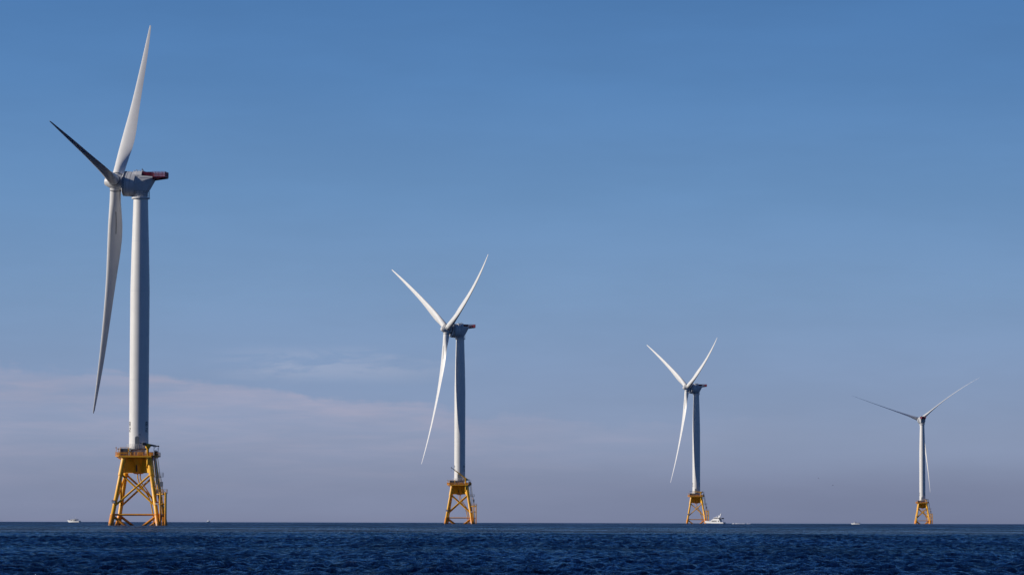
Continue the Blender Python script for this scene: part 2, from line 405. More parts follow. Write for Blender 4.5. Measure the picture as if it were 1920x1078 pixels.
GLY = {'B': [(0, 0, 0, 6), (0, 6, 3, 6), (0, 3, 3, 3), (0, 0, 3, 0), (3.6, 5.4, 3.6, 3.6), (3.6, 2.4, 3.6, .6)],
       '2': [(0, 6, 3.6, 6), (3.8, 5.5, 3.8, 3.4), (3.2, 3, .6, 3), (0, 2.5, 0, .4), (0, 0, 3.9, 0)],
       '3': [(0, 6, 3.3, 6), (3.8, 5.5, 3.8, 3.5), (1, 3, 3.3, 3), (3.8, 2.5, 3.8, .5), (0, 0, 3.3, 0)],
       '4': [(0, 6, 0, 2.4), (0, 2.2, 4.2, 2.2), (3, 6, 3, 0)],
       '5': [(3.7, 6, 0, 6), (0, 5.5, 0, 3.2), (.3, 3.3, 3.3, 3.3), (3.8, 2.8, 3.8, .5), (0, 0, 3.3, 0)]}
def lettering(parent, text, angs, radius, ztop, h=1.14):
    for an in angs:
        mb = MB()
        for ci, ch in enumerate(text):
            z0 = ztop - .1 - ci * (h + 0.66) - h; s = h / 6.0
            for (x0, y0, x1, y1) in GLY[ch]:
                n = max(1, int(math.hypot(x1 - x0, y1 - y0) / 0.6)); tw = 0.58
                if x0 == x1: segs = [(x0 - tw, min(y0, y1) - tw, x0 + tw, max(y0, y1) + tw)]
                else:
                    xa, xb = min(x0, x1) - tw, max(x0, x1) + tw; segs = [(xa + (xb - xa) * i / n, y0 - tw, xa + (xb - xa) * (i + 1) / n, y0 + tw) for i in range(n)]
                for (a0, b0, a1, b1) in segs:
                    vs = []
                    for rr in (radius + 0.005 + 0.004 * (x0 == x1), radius + 0.03 + 0.004 * (x0 == x1)):
                        for (px, pz) in ((a0, b0), (a1, b0), (a1, b1), (a0, b1)):
                            t = an + (px - 2) * s / radius
                            vs.append((rr * math.cos(t), rr * math.sin(t), z0 + pz * s))
                    mb.add(vs, [(0, 3, 2, 1), (4, 5, 6, 7), (0, 1, 5, 4), (1, 2, 6, 5), (2, 3, 7, 6), (3, 0, 4, 7)])
        mb.build('lettering', M_MARK, parent, smooth=False)

def railing(path, z, parent, m, name='railing', h=1.15, r=0.045, closed=False, mid=2, sp=1.4, gap=None, kick=0.0):
    mb = MB(); P = [Vector((p[0], p[1], z)) for p in path]
    if closed: P.append(P[0])
    for a, b in zip(P, P[1:]):
        n = max(1, round((b - a).length / sp))
        for i in range(n):
            p = a.lerp(b, i / n); mb.tube([p, p + Vector((0, 0, h))], r, 5)
        for k in range(mid + 1):
            zz = Vector((0, 0, h * (k + 1) / (mid + 1))); mb.tube([a + zz, b + zz], r * .9, 5)
        if kick: mb.box(((a.x + b.x) / 2, (a.y + b.y) / 2, z + kick / 2), ((b - a).length, 0.03, kick), math.atan2(b.y - a.y, b.x - a.x))
    mb.tube([P[-1], P[-1] + Vector((0, 0, h))], r, 5)
    return mb.build(name, m, parent)

def make_turbine(idx, X, Y, z0, yaw_deg, phi_deg, offs, digits, label, crane, pitch_deg, letter_az):
    root = empty('wind_turbine', (X, Y, z0))
    tag(root, label, 'wind turbine', 'offshore wind turbines in a row')
    yaw = rad(yaw_deg)
    JR = Matrix.Rotation(rad(-2.5), 4, 'Z')
    def J(x, y, z): return JR @ Vector((x, y, z))
    vaz = math.atan2(X, Y); toward = math.atan2(-Y, -X)      # mesh angle of the camera side of this tower
    # ---------------- tower
    mb = MB()
    prof = [(DECK, 3.05), (24, 3.0), (45, 3.0), (72, 2.98), (74, 2.96), (85, 2.72), (95, 2.42), (101.2, 2.25)]
    mb.lathe(prof, (0, 0, 0), (0, 0, 1), 64); tw = mb.build('tower', M_TOWER, root, ang=30)
    for zz, r_ in ((45.0, 3.0), (72.5, 2.978), (88.0, 2.63)):
        mb = MB(); mb.lathe([(zz - .05, r_ - .01), (zz - .05, r_ + .012), (zz + .05, r_ + .012), (zz + .05, r_ - .01)], (0, 0, 0), (0, 0, 1), 64); mb.build('flange_seam', M_NAC, tw)
    mb = MB(); mb.lathe([(101.2, 2.2), (101.2, 2.8), (101.5, 2.85), (101.65, 2.85), (101.65, 2.2)], (0, 0, 0), (0, 0, 1), 48); mb.build('top_flange', M_NACW, tw)
    lettering(tw, digits, [toward + rad(q) for q in letter_az], 3.0, 32.0)
    # door with hood, facing the camera side slightly left
    da = toward + rad(-9)
    def D(tang, out_, z):
        c = Vector((math.cos(da), math.sin(da), 0)); t = Vector((-math.sin(da), math.cos(da), 0)); return c * out_ + t * tang + Vector((0, 0, z))
    BZ = DECK + 2.3
    arch = [(-.62, 0), (.62, 0)] + [(.62 * math.cos(q), 3.2 + .62 * math.sin(q)) for q in np.linspace(0, math.pi, 10)]
    mb = MB(); mb.prism([(x * 1.25, z * 1.03) for x, z in arch], 2.7, 3.10, lambda u_, v_, q: D(u_, q, BZ + v_)); fr = mb.build('door_frame', M_NAC, tw, smooth=False)
    mb = MB(); mb.prism(arch, 3.0, 3.14, lambda u_, v_, q: D(u_, q, BZ + v_)); dr = mb.build('door', M_DOOR, tw, smooth=False)
    mb = MB(); mb.tube([D(.4, 3.2, BZ + 1.2), D(.4, 3.2, BZ + 1.7)], .04, 6); mb.build('handle', M_DARK, dr)
    mb = MB(); mb.box(D(0.75, 3.35, BZ + 4.3), (.5, .5, .25)); mb.tube([D(.75, 2.9, BZ + 4.3), D(.75, 3.6, BZ + 4.3)], .05, 6); mb.build('floodlight', M_GREY, tw)
    # balcony round the door
    arc = [da + rad(q) for q in np.linspace(-52, 50, 13)]
    mb = MB()
    for a0, a1 in zip(arc, arc[1:]):
        mb.prism([(3.01 * math.cos(a0), 3.01 * math.sin(a0)), (4.25 * math.cos(a0), 4.25 * math.sin(a0)), (4.25 * math.cos(a1), 4.25 * math.sin(a1)), (3.01 * math.cos(a1), 3.01 * math.sin(a1))], BZ - .28, BZ)
    for q in (-40, 0, 38):
        t = da + rad(q); mb.tube([(3.0 * math.cos(t), 3.0 * math.sin(t), BZ - 1.5), (4.1 * math.cos(t), 4.1 * math.sin(t), BZ - .2)], .07, 6)
    bal = mb.build('balcony', M_GREY, root, smooth=False)
    railing([(4.2 * math.cos(t), 4.2 * math.sin(t)) for t in arc], BZ, bal, M_NACW, h=1.3, r=.04, sp=1.0, mid=3)
    # ---------------- transition piece
    LEGX = 7.35; BAT = 0.165
    def leg(sx, sy, z): k = LEGX - BAT * z; return J(sx * k, sy * k, z)
    mb = MB(); mb.lathe([(15.9, 1.25), (16.2, 1.75), (18.0, 1.9), (20.9, 3.05)], (0, 0, 0), (0, 0, 1), 40)
    tp = mb.build('transition_piece', M_YEL, root)
    for sx in (-1, 1):
        for sy in (-1, 1):
            a, b = leg(sx, sy, 20.9), leg(sx, sy, 16.2)
            d = Vector((-sy, sx, 0)).normalized() * 0.42; dd = JR.to_3x3() @ d
            ca, cb = J(sx * 1.0, sy * 1.0, 20.9), J(sx * .9, sy * .9, 16.2)
            mb = MB(); vs = [ca - dd, a - dd, b - dd, cb - dd, ca + dd, a + dd, b + dd, cb + dd]
            mb.add(vs, [(0, 3, 2, 1), (4, 5, 6, 7), (0, 1, 5, 4), (1, 2, 6, 5), (2, 3, 7, 6), (3, 0, 4, 7)])
            mb.build('web_plate', M_YEL, tp, smooth=False)
    mb = MB(); mb.tube([J(-.3, -1.9, 20.8), J(-.3, -1.95, 18.6), J(-.3, -1.9, 16.6)], .22, 8); mb.build('cable_riser', M_DARK, tp)
    # ---------------- jacket
    jk = empty('jacket_foundation', (0, 0, 0)); jk.parent = root
    for sx in (-1, 1):
        for sy in (-1, 1):
            mb = MB(); top = leg(sx, sy, 20.9)
            mb.tube([leg(sx, sy, -6), leg(sx, sy, 3.4), leg(sx, sy, 3.6), leg(sx, sy, 15.2), leg(sx, sy, 15.3), top], [.80, .80, .64, .64, .80, .80], 20)
            for zz in (3.3, 6.3, 12.0, 15.6):
                d = (leg(sx, sy, zz + .12) - leg(sx, sy, zz - .12)); mb.tube([leg(sx, sy, zz - .1), leg(sx, sy, zz + .1)], .84 if zz < 4 or zz > 15 else .68, 20)
            mb.build('leg', M_YEL, jk)
    corners = [(-1, -1), (1, -1), (1, 1), (-1, 1)]
    for i in range(4):
        A, B = corners[i], corners[(i + 1) % 4]
        for (P, Q) in ((A, B), (B, A)):
            mb = MB(); mb.tube([leg(*P, 15.9), leg(*Q, 5.9)], .31, 12); mb.build('diagonal_brace', M_YEL, jk)
            mb = MB(); mb.tube([leg(*P, 3.0), leg(*Q, -9)], .40, 12); mb.build('lower_brace', M_YEL, jk)
        mb = MB(); mb.tube([leg(*A, 3.3), leg(*B, 3.3)], .30, 12); mb.build('horizontal_brace', M_YEL, jk)
    for dx, ph_ in ((-.35, 0), (.45, .3)):
        mb = MB(); pts = [J(dx, .6, 16.2), J(dx, .6, 14.6), J(dx + .5, .8, 13.0), J(dx + 1.8, 1.3, 11.2), J(dx + 3.2, 2.0, 9.0), J(dx + 4.0, 2.5, 6.5), J(dx + 4.6, 3.0, 3.0), J(dx + 5.0, 3.4, -3)]
        mb.tube(pts, .19, 8); mb.build('cable_tube', M_YEL, jk)
    # identification boxes on the two near legs
    for sx, sy, zz in ((-1, -1, 7.2), (1, -1, 6.7)):
        c = leg(sx, sy, zz) + Vector((-.5 if sx < 0 else .65, -.85, 0))
        mb = MB(); mb.box(c, (1.0, .5, .75)); nb = mb.build('marker_box', M_WHITE, jk, smooth=False)
        mb = MB(); mb.box(c + Vector((0, 0, .46)), (1.05, .55, .16)); mb.build('lid', M_RED, nb, smooth=False)
    # boat landing on the near right leg
    bl = empty('boat_landing', (0, 0, 0)); bl.parent = root
    for x in (7.95, 9.55):
        mb = MB(); mb.tube([J(x, -7.6, -3), J(x, -7.6, 10.2)], .24, 10); mb.build('fender_rail', M_YEL, bl)
        mb = MB(); mb.tube([J(x - .2, -4.6, -3), J(x - .2, -4.6, 10.0)], .18, 8); mb.build('fender_rail', M_YEL, bl)
    for zz in (3.0, 6.6, 9.6):
        mb = MB(); k = LEGX - BAT * zz
        mb.tube([J(k + .3, -k, zz), J(9.7, -7.6, zz)], .21, 8); mb.tube([J(7.95, -7.6, zz), J(7.75, -4.6, zz)], .14, 8); mb.tube([J(9.55, -7.6, zz), J(9.35, -4.6, zz)], .14, 8)
        mb.tube([J(k, k * -.6, zz), J(8.1, -4.6, zz)], .16, 8); mb.build('rail_bracket', M_YEL, bl)
    mb = MB()
    for x in (8.5, 9.1): mb.tube([J(x, -6.6, -1), J(x, -6.6, 10.6)], .07, 6)
    for i in range(36): mb.tube([J(8.5, -6.6, -.5 + i * .3), J(9.1, -6.6, -.5 + i * .3)], .035, 5)
    mb.build('ladder', M_ORANGE, bl)
    mb = MB(); mb.prism([(7.2, -6.8), (9.7, -6.8), (9.7, -4.2), (7.2, -4.2)], 9.75, 9.95, lambda a_, b_, c_: J(a_, b_, c_)); rp = mb.build('rest_platform', M_GREY, bl, smooth=False)
    railing([J(*q, 0)[:2] for q in ((7.2, -6.8), (8.5, -6.8))], 9.95, rp, M_YEL); railing([J(*q, 0)[:2] for q in ((9.7, -6.8), (9.7, -4.2), (7.2, -4.2))], 9.95, rp, M_YEL)
    mb = MB()
    for x in (8.0, 8.55): mb.tube([J(x, -5.2, 9.95), J(x - .9, -5.2, 15.2)], .08, 6)
    for i in range(17): mb.tube([J(8.0 - .9 * i / 17.5, -5.2, 10.1 + .3 * i), J(8.55 - .9 * i / 17.5, -5.2, 10.1 + .3 * i)], .035, 5)
    for i in range(5):
        zc = 11.8 + i * .75; xc = 8.28 - .9 * (zc - 9.95) / 5.25; mb.tube([J(xc + .42 * math.cos(q), -5.2 - .75 * abs(math.sin(q)), zc) for q in np.linspace(0, math.pi, 7)], .03, 4)
    mb.build('caged_ladder', M_YEL, bl)
    mb = MB(); mb.prism([(6.0, -6.0), (8.4, -6.0), (8.4, -4.0), (6.0, -4.0)], 14.9, 15.05, lambda a_, b_, c_: J(a_, b_, c_)); mp_ = mb.build('mid_platform', M_GREY, bl, smooth=False)
    railing([J(*q, 0)[:2] for q in ((6.3, -6.0), (8.4, -6.0), (8.4, -4.0))], 15.05, mp_, M_GREY)
    mb = MB(); mb.box(J(8.05, -6.0, 12.7), (.9, .5, 1.5), rad(-4.7)); mb.build('equipment_cabinet', M_GREY, bl, smooth=False)
    mb = MB()
    for x in (6.9, 7.45): mb.tube([J(x, -4.6, 15.05), J(x - .9, -4.6, 21.6)], .08, 6)
    for i in range(21): mb.tube([J(6.9 - .9 * i / 21.8, -4.6, 15.2 + .3 * i), J(7.45 - .9 * i / 21.8, -4.6, 15.2 + .3 * i)], .035, 5)
    mb.build('upper_ladder', M_YEL, bl)
    mb = MB()
    for x, y in ((5.3, -5.0), (5.8, -4.9)): mb.tube([J(x, y, 20.9), J(x + 1.0, y - .7, 13.0), J(x + 2.2, y - 1.3, 6.0), J(x + 2.6, y - 1.6, 1.5)], .10, 8)
    mb.build('hose_pipe', M_WHITE, bl)
    # ---------------- deck
    dk = empty('deck', (0, 0, 0)); dk.parent = root
    poly = [(-5.2, -5.3), (4.6, -5.3), (6.3, -3.6), (6.3, 3.4), (4.8, 5.3), (-5.2, 5.3), (-6.75, 3.4), (-6.75, -3.4)]
    mb = MB(); mb.prism(poly, 21.15, DECK, lambda a_, b_, c_: J(a_, b_, c_)); mb.build('deck_plate', M_RUST, dk, smooth=False)
    mb = MB(); mb.prism([(-5.4, -5.55), (4.8, -5.55), (4.8, -5.2), (-5.4, -5.2)], 20.95, 21.41, lambda a_, b_, c_: J(a_, b_, c_)); mb.prism([(-5.4, 5.2), (4.8, 5.2), (4.8, 5.55), (-5.4, 5.55)], 20.95, 21.41, lambda a_, b_, c_: J(a_, b_, c_))
    for x in (-5.0, 4.4): mb.prism([(x - .15, -5.1), (x + .15, -5.1), (x + .15, 5.1), (x - .15, 5.1)], 20.92, 21.13, lambda a_, b_, c_: J(a_, b_, c_))
    mb.build('edge_beam', M_YEL, dk, smooth=False)
    for x in (-6.6, 6.0):
        s_ = 1 if x > 0 else -1
        for y in (-2.6, 0, 2.6):
            mb = MB(); mb.tube([J(x, y, 21.3), J(x - s_ * 1.4, y, 20.3)], .1, 6); mb.build('bracket', M_YEL, dk)
    railing([J(*q, 0)[:2] for q in poly], DECK, dk, M_ORANGE, closed=True, h=1.15, r=.05, sp=1.3, kick=.15)
    # equipment
    cx, cy = -3.9, -2.9
    mb = MB(); mb.box(J(cx, cy, DECK + 1.2), (2.4, 1.6, 2.1), rad(-4.7)); cb = mb.build('equipment_cabinet', M_DARK, dk, smooth=False)
    mb = MB()
    for ax_ in (-1.3, 1.3):
        for ay in (-.9, .9): mb.tube([J(cx + ax_, cy + ay, DECK), J(cx + ax_, cy + ay, DECK + 2.6)], .09, 6)
    for zz in (.9, 2.55):
        for ay in (-.9, .9): mb.tube([J(cx - 1.3, cy + ay, DECK + zz), J(cx + 1.3, cy + ay, DECK + zz)], .08, 6)
        for ax_ in (-1.3, 1.3): mb.tube([J(cx + ax_, cy - .9, DECK + zz), J(cx + ax_, cy + .9, DECK + zz)], .08, 6)
    mb.build('frame', M_YEL, cb)
    mb = MB()
    for i in range(5): mb.box(J(cx, cy - .83, DECK + .6 + i * .32), (2.1, .05, .12), rad(-4.7))
    mb.build('louvre', M_GREY, cb, smooth=False)
    mb = MB(); mb.lathe([(0, .55), (.9, .6), (1.2, .45), (1.3, .2)], J(-2.0, -3.9, DECK), (0, 0, 1), 16); mb.build('winch_drum', M_DARK, dk)
    mb = MB(); mb.box(J(4.3, -3.6, DECK + .55), (1.4, 1.0, 1.1), rad(-4.7)); c2 = mb.build('storage_box', M_ORANGE, dk, smooth=False)
    mb = MB(); mb.box(J(4.3, -3.6, DECK + 1.14), (1.5, 1.1, .08), rad(-4.7)); mb.build('lid', M_YEL, c2, smooth=False)
    mb = MB(); mb.box(J(5.7, -2.0, DECK + .8), (.8, 1.4, 1.6), rad(-4.7)); mb.build('equipment_cabinet', M_DARK, dk, smooth=False)
    mb = MB(); mb.box(J(1.2, -4.3, DECK + .55), (1.6, .5, 1.1), rad(-4.7)); mb.build('equipment_cabinet', M_RUST, dk, smooth=False)
    for (x, y, hh) in ((-6.5, -3.2, 2.4), (-5.6, -4.3, 2.0), (5.4, -4.2, 2.7), (6.2, -1.0, 2.2)):
        mb = MB(); mb.tube([J(x, y, DECK), J(x, y, DECK + hh)], .07, 6); mb.box(J(x, y, DECK + hh + .15), (.35, .35, .3)); mb.build('lamp_post', M_NACW if x > 0 else M_ORANGE, dk)
    mb = MB(); mb.tube([J(-6.9, -2.5, DECK + 1.1), J(-6.2, -2.7, DECK + 2.3), J(-5.5, -3.0, DECK + 1.1)], .05, 6); mb.tube([J(-6.2, -2.7, DECK + 2.3), J(-5.0, -2.9, DECK + 2.1)], .05, 6); mb.build('davit', M_GREY, dk)
    mb = MB(); mb.box(J(-5.9, -1.6, DECK + .5), (.9, 1.2, 1.0), rad(-2.5)); mb.build('storage_box', M_YEL, dk, smooth=False)
    mb = MB(); mb.tube([J(5.2, -3.0, DECK + .1), J(5.2, -3.0, DECK + 2.4), J(6.0, -3.4, DECK + 2.9)], .09, 6); mb.tube([J(5.0, -2.6, DECK + 1.6), J(6.1, -3.2, DECK + 1.9)], .06, 6); mb.build('davit', M_DARK, dk)
    mb = MB(); mb.box(J(2.9, -3.9, DECK + .9), (.7, .5, 1.8), rad(-2.5)); mb.build('control_cabinet', M_NACW, dk, smooth=False)
    for q in (-1.7, -.6, .5):
        mb = MB(); mb.tube([J(q, -4.9, DECK), J(q, -4.9, DECK + .95), J(q + .4, -4.9, DECK + 1.2)], .08, 6); mb.build('vent_pipe', M_YEL, dk)
    # ---------------- crane
    kx, ky = 3.6, -5.0
    cr_ = empty('deck_crane', J(kx, ky, 0)); cr_.parent = root
    mb = MB(); mb.tube([(0, 0, 18.8), (0, 0, 20.5), (0, 0, DECK + 2.1), (0, 0, DECK + 2.3)], [.36, .38, .38, .5], 16); mb.tube([(0, 0, 19.0), (-.6, .9, 18.0)], .2, 8)
    mb.build('pedestal', M_YEL, cr_)
    hz = DECK + 2.3
    az_, el_, Lb = crane
    d = Vector((math.cos(az_) * math.cos(el_), math.sin(az_) * math.cos(el_), math.sin(el_)))
    side = Vector((-math.sin(az_), math.cos(az_), 0)); upv = side.cross(d) * -1
    mb = MB(); mb.lathe([(0, .55), (.25, .6), (1.15, .55), (1.3, .3)], (0, 0, hz), (0, 0, 1), 16); mb.box((0, 0, hz + .75), (1.25, 1.0, 1.2), az_); mb.build('slewing_head', M_YEL, cr_)
    def beam(p, q, w0, w1, m, name, par):
        b_ = MB(); vs = []
        for pt, ww in ((p, w0), (q, w1)):
            for sa, sb in ((-1, -1), (1, -1), (1, 1), (-1, 1)): vs.append(pt + side * ww * sa + d.cross(side) * ww * sb)
        b_.add(vs, [(0, 1, 2, 3), (7, 6, 5, 4), (0, 4, 5, 1), (1, 5, 6, 2), (2, 6, 7, 3), (3, 7, 4, 0)]); return b_.build(name, m, par, smooth=False)
    pv = Vector((0, 0, hz + 1.1)) - d * .8
    boom = beam(pv, pv + d * Lb * .75, .38, .22, M_YEL if idx != 0 else M_DARK, 'boom', cr_)
    beam(pv + d * Lb * .7, pv + d * Lb, .16, .13, M_DARK, 'boom_extension', cr_)
    mb = MB(); mb.tube([Vector((0, 0, hz + .1)) + d * .4, pv + d * Lb * .42 - Vector((0, 0, .1))], .11, 8); mb.build('hydraulic_ram', M_NACW, cr_)
    mb = MB(); mb.box(pv + d * (Lb - .1), (.4, .4, .45)); mb.tube([pv + d * (Lb - .1), pv + d * (Lb - .1) - Vector((0, 0, 2.2))], .03, 4); mb.build('hook_line', M_DARK, cr_)
    mb = MB(); mb.box(pv - d * .5 + Vector((0, 0, .1)), (.9, .8, .8), az_); mb.tube([pv - d * .8, pv - d * 1.9 + Vector((0, 0, .3))], .09, 6); mb.build('winch', M_DARK, cr_)
    # ---------------- nacelle (local: p along upwind axis, q sideways, z above hub)
    a, u, wv = rotor_frame(yaw)
    ah = Vector((math.sin(yaw), math.cos(yaw), 0)); sd = Vector((-math.cos(yaw), math.sin(yaw), 0))
    hub = ah * OVER + Vector((0, 0, HUB_Z))
    def Np(p, q, z): return ah * p + sd * q + Vector((0, 0, HUB_Z + z))
    nac = empty('nacelle', (0, 0, 0)); nac.parent = root
    def tilted(p, z): return Np(p, 0, z)
    drum_o = Np(1.45, 0, -.78)
    mb = MB(); mb.lathe([(0, 3.55), (0.0, 3.8), (1.2, 3.86), (3.0, 3.86), (3.05, 3.80), (3.75, 3.74), (3.95, 3.55), (4.02, 3.2), (4.02, 2.3)], drum_o, a, 56); gen = mb.build('generator_drum', M_NAC, nac, ang=30)
    mb = MB()
    for h_ in (1.35, 2.5, 3.02, 3.38, 3.66): mb.lathe([(h_, 3.7), (h_, 3.885), (h_ + .05, 3.885), (h_ + .05, 3.7)], drum_o, a, 56)
    for k in range(28):
        t = 2 * math.pi * k / 28; c_ = drum_o + a * 3.2 + (sd * math.cos(t) + Vector((0, 0, 1)) * math.sin(t)) * 3.84; mb.box(c_, (.16, .16, .16))
    mb.build('panel_seam', M_SEAM, gen, smooth=False)
    # (p, bottom z, bottom half width, chine z, upper z, top z, top half width)
    stn = [(2.0, -3.3, 2.0, -1.3, 2.0, 3.0, 1.9), (1.0, -3.3, 2.0, -.9, 2.0, 3.1, 2.0), (-.78, -3.3, 2.0, -.1, 2.0, 3.15, 2.0), (-.82, -3.3, 2.0, -.08, 1.35, 1.6, 2.6),
           (-2.0, -3.1, 1.9, .4, 1.25, 1.5, 2.6), (-2.75, -1.9, 1.9, .6, 1.2, 1.45, 2.6), (-4.1, .7, 2.2, .9, 1.15, 1.35, 2.6)]
    mb = MB(); vs = []
    for (p, zb, wb, zc, zu, zt, wt) in stn:
        vs += [Np(p, q, z) for q, z in ((-wb, zb), (-2.85, zc), (-2.85, zu), (-wt, zt), (wt, zt), (2.85, zu), (2.85, zc), (wb, zb))]
    fs = [(k * 8 + i, k * 8 + (i + 1) % 8, (k + 1) * 8 + (i + 1) % 8, (k + 1) * 8 + i) for k in range(len(stn) - 1) for i in range(8)] + [tuple(range(8)), tuple((len(stn) - 1) * 8 + i for i in range(7, -1, -1))]
    mb.add(vs, fs); body = mb.build('housing', M_NAC, nac, smooth=False)
    mb = MB(); mb.box((0, 0, 0), (3.3, 3.6, .18), 0, Matrix.Translation(Np(.3, 0, 3.2)) @ Matrix.Rotation(math.atan2(ah.y, ah.x), 4, 'Z')); mb.build('roof_hatch', M_NACW, body, smooth=False)
    RZ = Matrix.Rotation(math.atan2(ah.y, ah.x), 4, 'Z')
    def nbox(p, q, z, dims, name, m, par, smooth=False):
        b_ = MB(); b_.box((0, 0, 0), dims, 0, Matrix.Translation(Np(p, q, z)) @ RZ); return b_.build(name, m, par, smooth=smooth)
    for sg in (-1, 1):
        mb = MB(); mb.prism([(-.3, 1.78), (-4.3, 1.42), (-4.3, 1.0), (-.1, 1.15)], sg * 2.7, sg * 2.95, lambda p, z, q: Np(p, q, z)); mb.build('side_fairing', M_NACW, nac, smooth=False)
        mb = MB(); mb.tube([Np(1.95, sg * 2.85, 1.5), Np(-.7, sg * 2.85, 1.6)], .03, 5); mb.build('panel_seam', M_SEAM, body); mb = MB(); mb.tube([Np(.6, sg * 2.85, 1.6), Np(.6, sg * 2.85, -.7)], .03, 5); mb.build('panel_seam', M_SEAM, body)
    # yaw section with gallery railing
    mb = MB(); mb.lathe([(101.66, 2.15), (103.0, 2.2), (103.6, 2.4)], (0, 0, 0), (0, 0, 1), 40); mb.build('yaw_section', M_NAC, nac)
    ring = [(2.72 * math.cos(t), 2.72 * math.sin(t)) for t in np.linspace(0, 2 * math.pi, 17)[:-1]]
    railing(ring, 101.66, nac, M_GREY, h=1.9, r=.05, closed=True, mid=2, sp=2)
    # cooler box and rear service basket
    cool = nbox(-2.45, 0, 2.35, (2.9, 4.4, 1.15), 'cooler', M_DKRED, nac)
    for sg in (-1, 1):
        for i in range(9): nbox(-1.15 - i * .33, sg * 2.22, 2.35, (.08, .06, 1.15), 'fin', M_RED, cool)
    bk = nbox(-6.15, 0, 1.42, (4.2, 4.6, .16), 'basket_floor', M_RED, nac)
    for qo in (-1.9, 1.9):
        b_ = MB(); b_.prism([(-3.9, 1.34), (-8.2, 1.34), (-8.2, 1.1), (-4.1, .55)], -.16, .16, lambda p, z, q: Np(p, q + qo, z)); b_.build('support_beam', M_DKRED, nac, smooth=False)
    rl = MB(); corners_ = [(-4.1, -2.25), (-8.2, -2.25), (-8.2, 2.25), (-4.1, 2.25)]
    for (p0, q0), (p1, q1) in zip(corners_, corners_[1:]):
        A_, B_ = Np(p0, q0, 1.5), Np(p1, q1, 1.5); L_ = (B_ - A_).length; n_ = int(L_ / 0.95)
        for i in range(n_ + 1): pt = A_.lerp(B_, i / n_); rl.tube([pt, pt + Vector((0, 0, 1.5))], .06, 5)
        for zz in (.4, .8, 1.2, 1.5): rl.tube([A_ + Vector((0, 0, zz)), B_ + Vector((0, 0, zz))], .05, 5)
        n2_ = int(L_ / .16)
        for i in range(n2_): pt = A_.lerp(B_, (i + .5) / n2_); rl.tube([pt, pt + Vector((0, 0, 1.35))], .036, 4)
    rl.build('basket_railing', M_RED, nac)
    # instruments on the roof
    for (p, q, hh) in ((1.2, .6, .3), (-.5, -.8, .35), (-.6, 1.0, .5), (-.6, .4, .4)):
        b_ = MB(); b_.tube([Np(p, q, 3.0), Np(p, q, 3.4 + hh)], .05, 5); b_.box(Np(p, q, 3.45 + hh), (.22, .22, .22)); b_.build('wind_sensor', M_GREY, nac)
    b_ = MB(); rn = [Np(p, q, 3.1) for p, q in ((1.9, -1.9), (-.7, -1.9), (-.7, 1.9), (1.9, 1.9))]
    for A_, B_ in zip(rn, rn[1:]):
        for i in range(4): pt = A_.lerp(B_, i / 3); b_.tube([pt - Vector((0, 0, .2)), pt + Vector((0, 0, .45))], .035, 4)
        b_.tube([A_ + Vector((0, 0, .45)), B_ + Vector((0, 0, .45))], .03, 4)
    b_.build('roof_railing', M_NACW, nac)
    # ---------------- hub and blades
    mb = MB(); mb.lathe([(-2.35, 2.0), (-2.0, 2.25), (-1.0, 2.35), (.4, 2.3), (1.5, 2.0), (2.4, 1.62), (3.2, 1.2), (3.45, .95), (3.5, .3)], hub, a, 40)
    hb = mb.build('hub', M_HUB, root, ang=30)
    mb = MB(); mb.lathe([(-2.9, 1.9), (-2.9, 2.1), (-2.36, 2.1), (-2.36, 1.9)], hub, a, 40); mb.build('bearing_ring', M_SEAM, hb)
    for k, off in zip((0, -120, 120), offs):
        ang = rad(phi_deg + k); rd = u * math.cos(ang) + wv * math.sin(ang)
        mb = MB(); mb.lathe([(.6, 1.72), (2.3, 1.78), (2.36, 1.7)], hub, rd, 32); mb.build('blade_socket', M_HUB, hb)
        blade(root, yaw, ang, hub, off, rad(pitch_deg), 1.2, abs(pitch_deg) > 40, k == 0 or idx == 0)
    return root

TURB = [
 (-115.52, 1040.81, -.086, -83, -108.0, [(.73, 2.42, .35), (-.6, 2.47, .01), (-5.49, -1.08, -.08)], 'B2',
  'largest and nearest turbine at the left, marked B2, one blade pointing toward the viewer', (rad(25), rad(-7), 4.4), 4, (-67, 53, 173)),
 (-28.53, 1845.56, -.267, -115, -91.42, [(-.59, 3.91, -.02), (3.06, 4.97, -.03), (.13, 4.9, -.04)], 'B3',
  'second nearest turbine, its yellow crane boom raised across the tower foot', (rad(182), rad(37), 10.8), -95, (-67, 53, 173)),
 (145.16, 2643.44, -.55, -112, -91.1, [(-.81, 3.32, .34), (2.91, 4.85, -.02), (-.55, 4.69, -.06)], 'B4',
  'third turbine in the row, with a white yacht beside its yellow jacket', (rad(176), rad(3), 9.5), -95, (-67, 53, 173)),
 (420.31, 3441.22, -.943, -6, -98.21, [(-1.15, -1.56, .5), (4.0, -.86, 1.1), (-3.87, -2.22, .9)], 'B5',
  'farthest turbine at the right, seen from behind with thin spread blades', (rad(60), rad(2), 6.0), 2, (-67, 53, 173)),
]
for i, t in enumerate(TURB): make_turbine(i, *t)

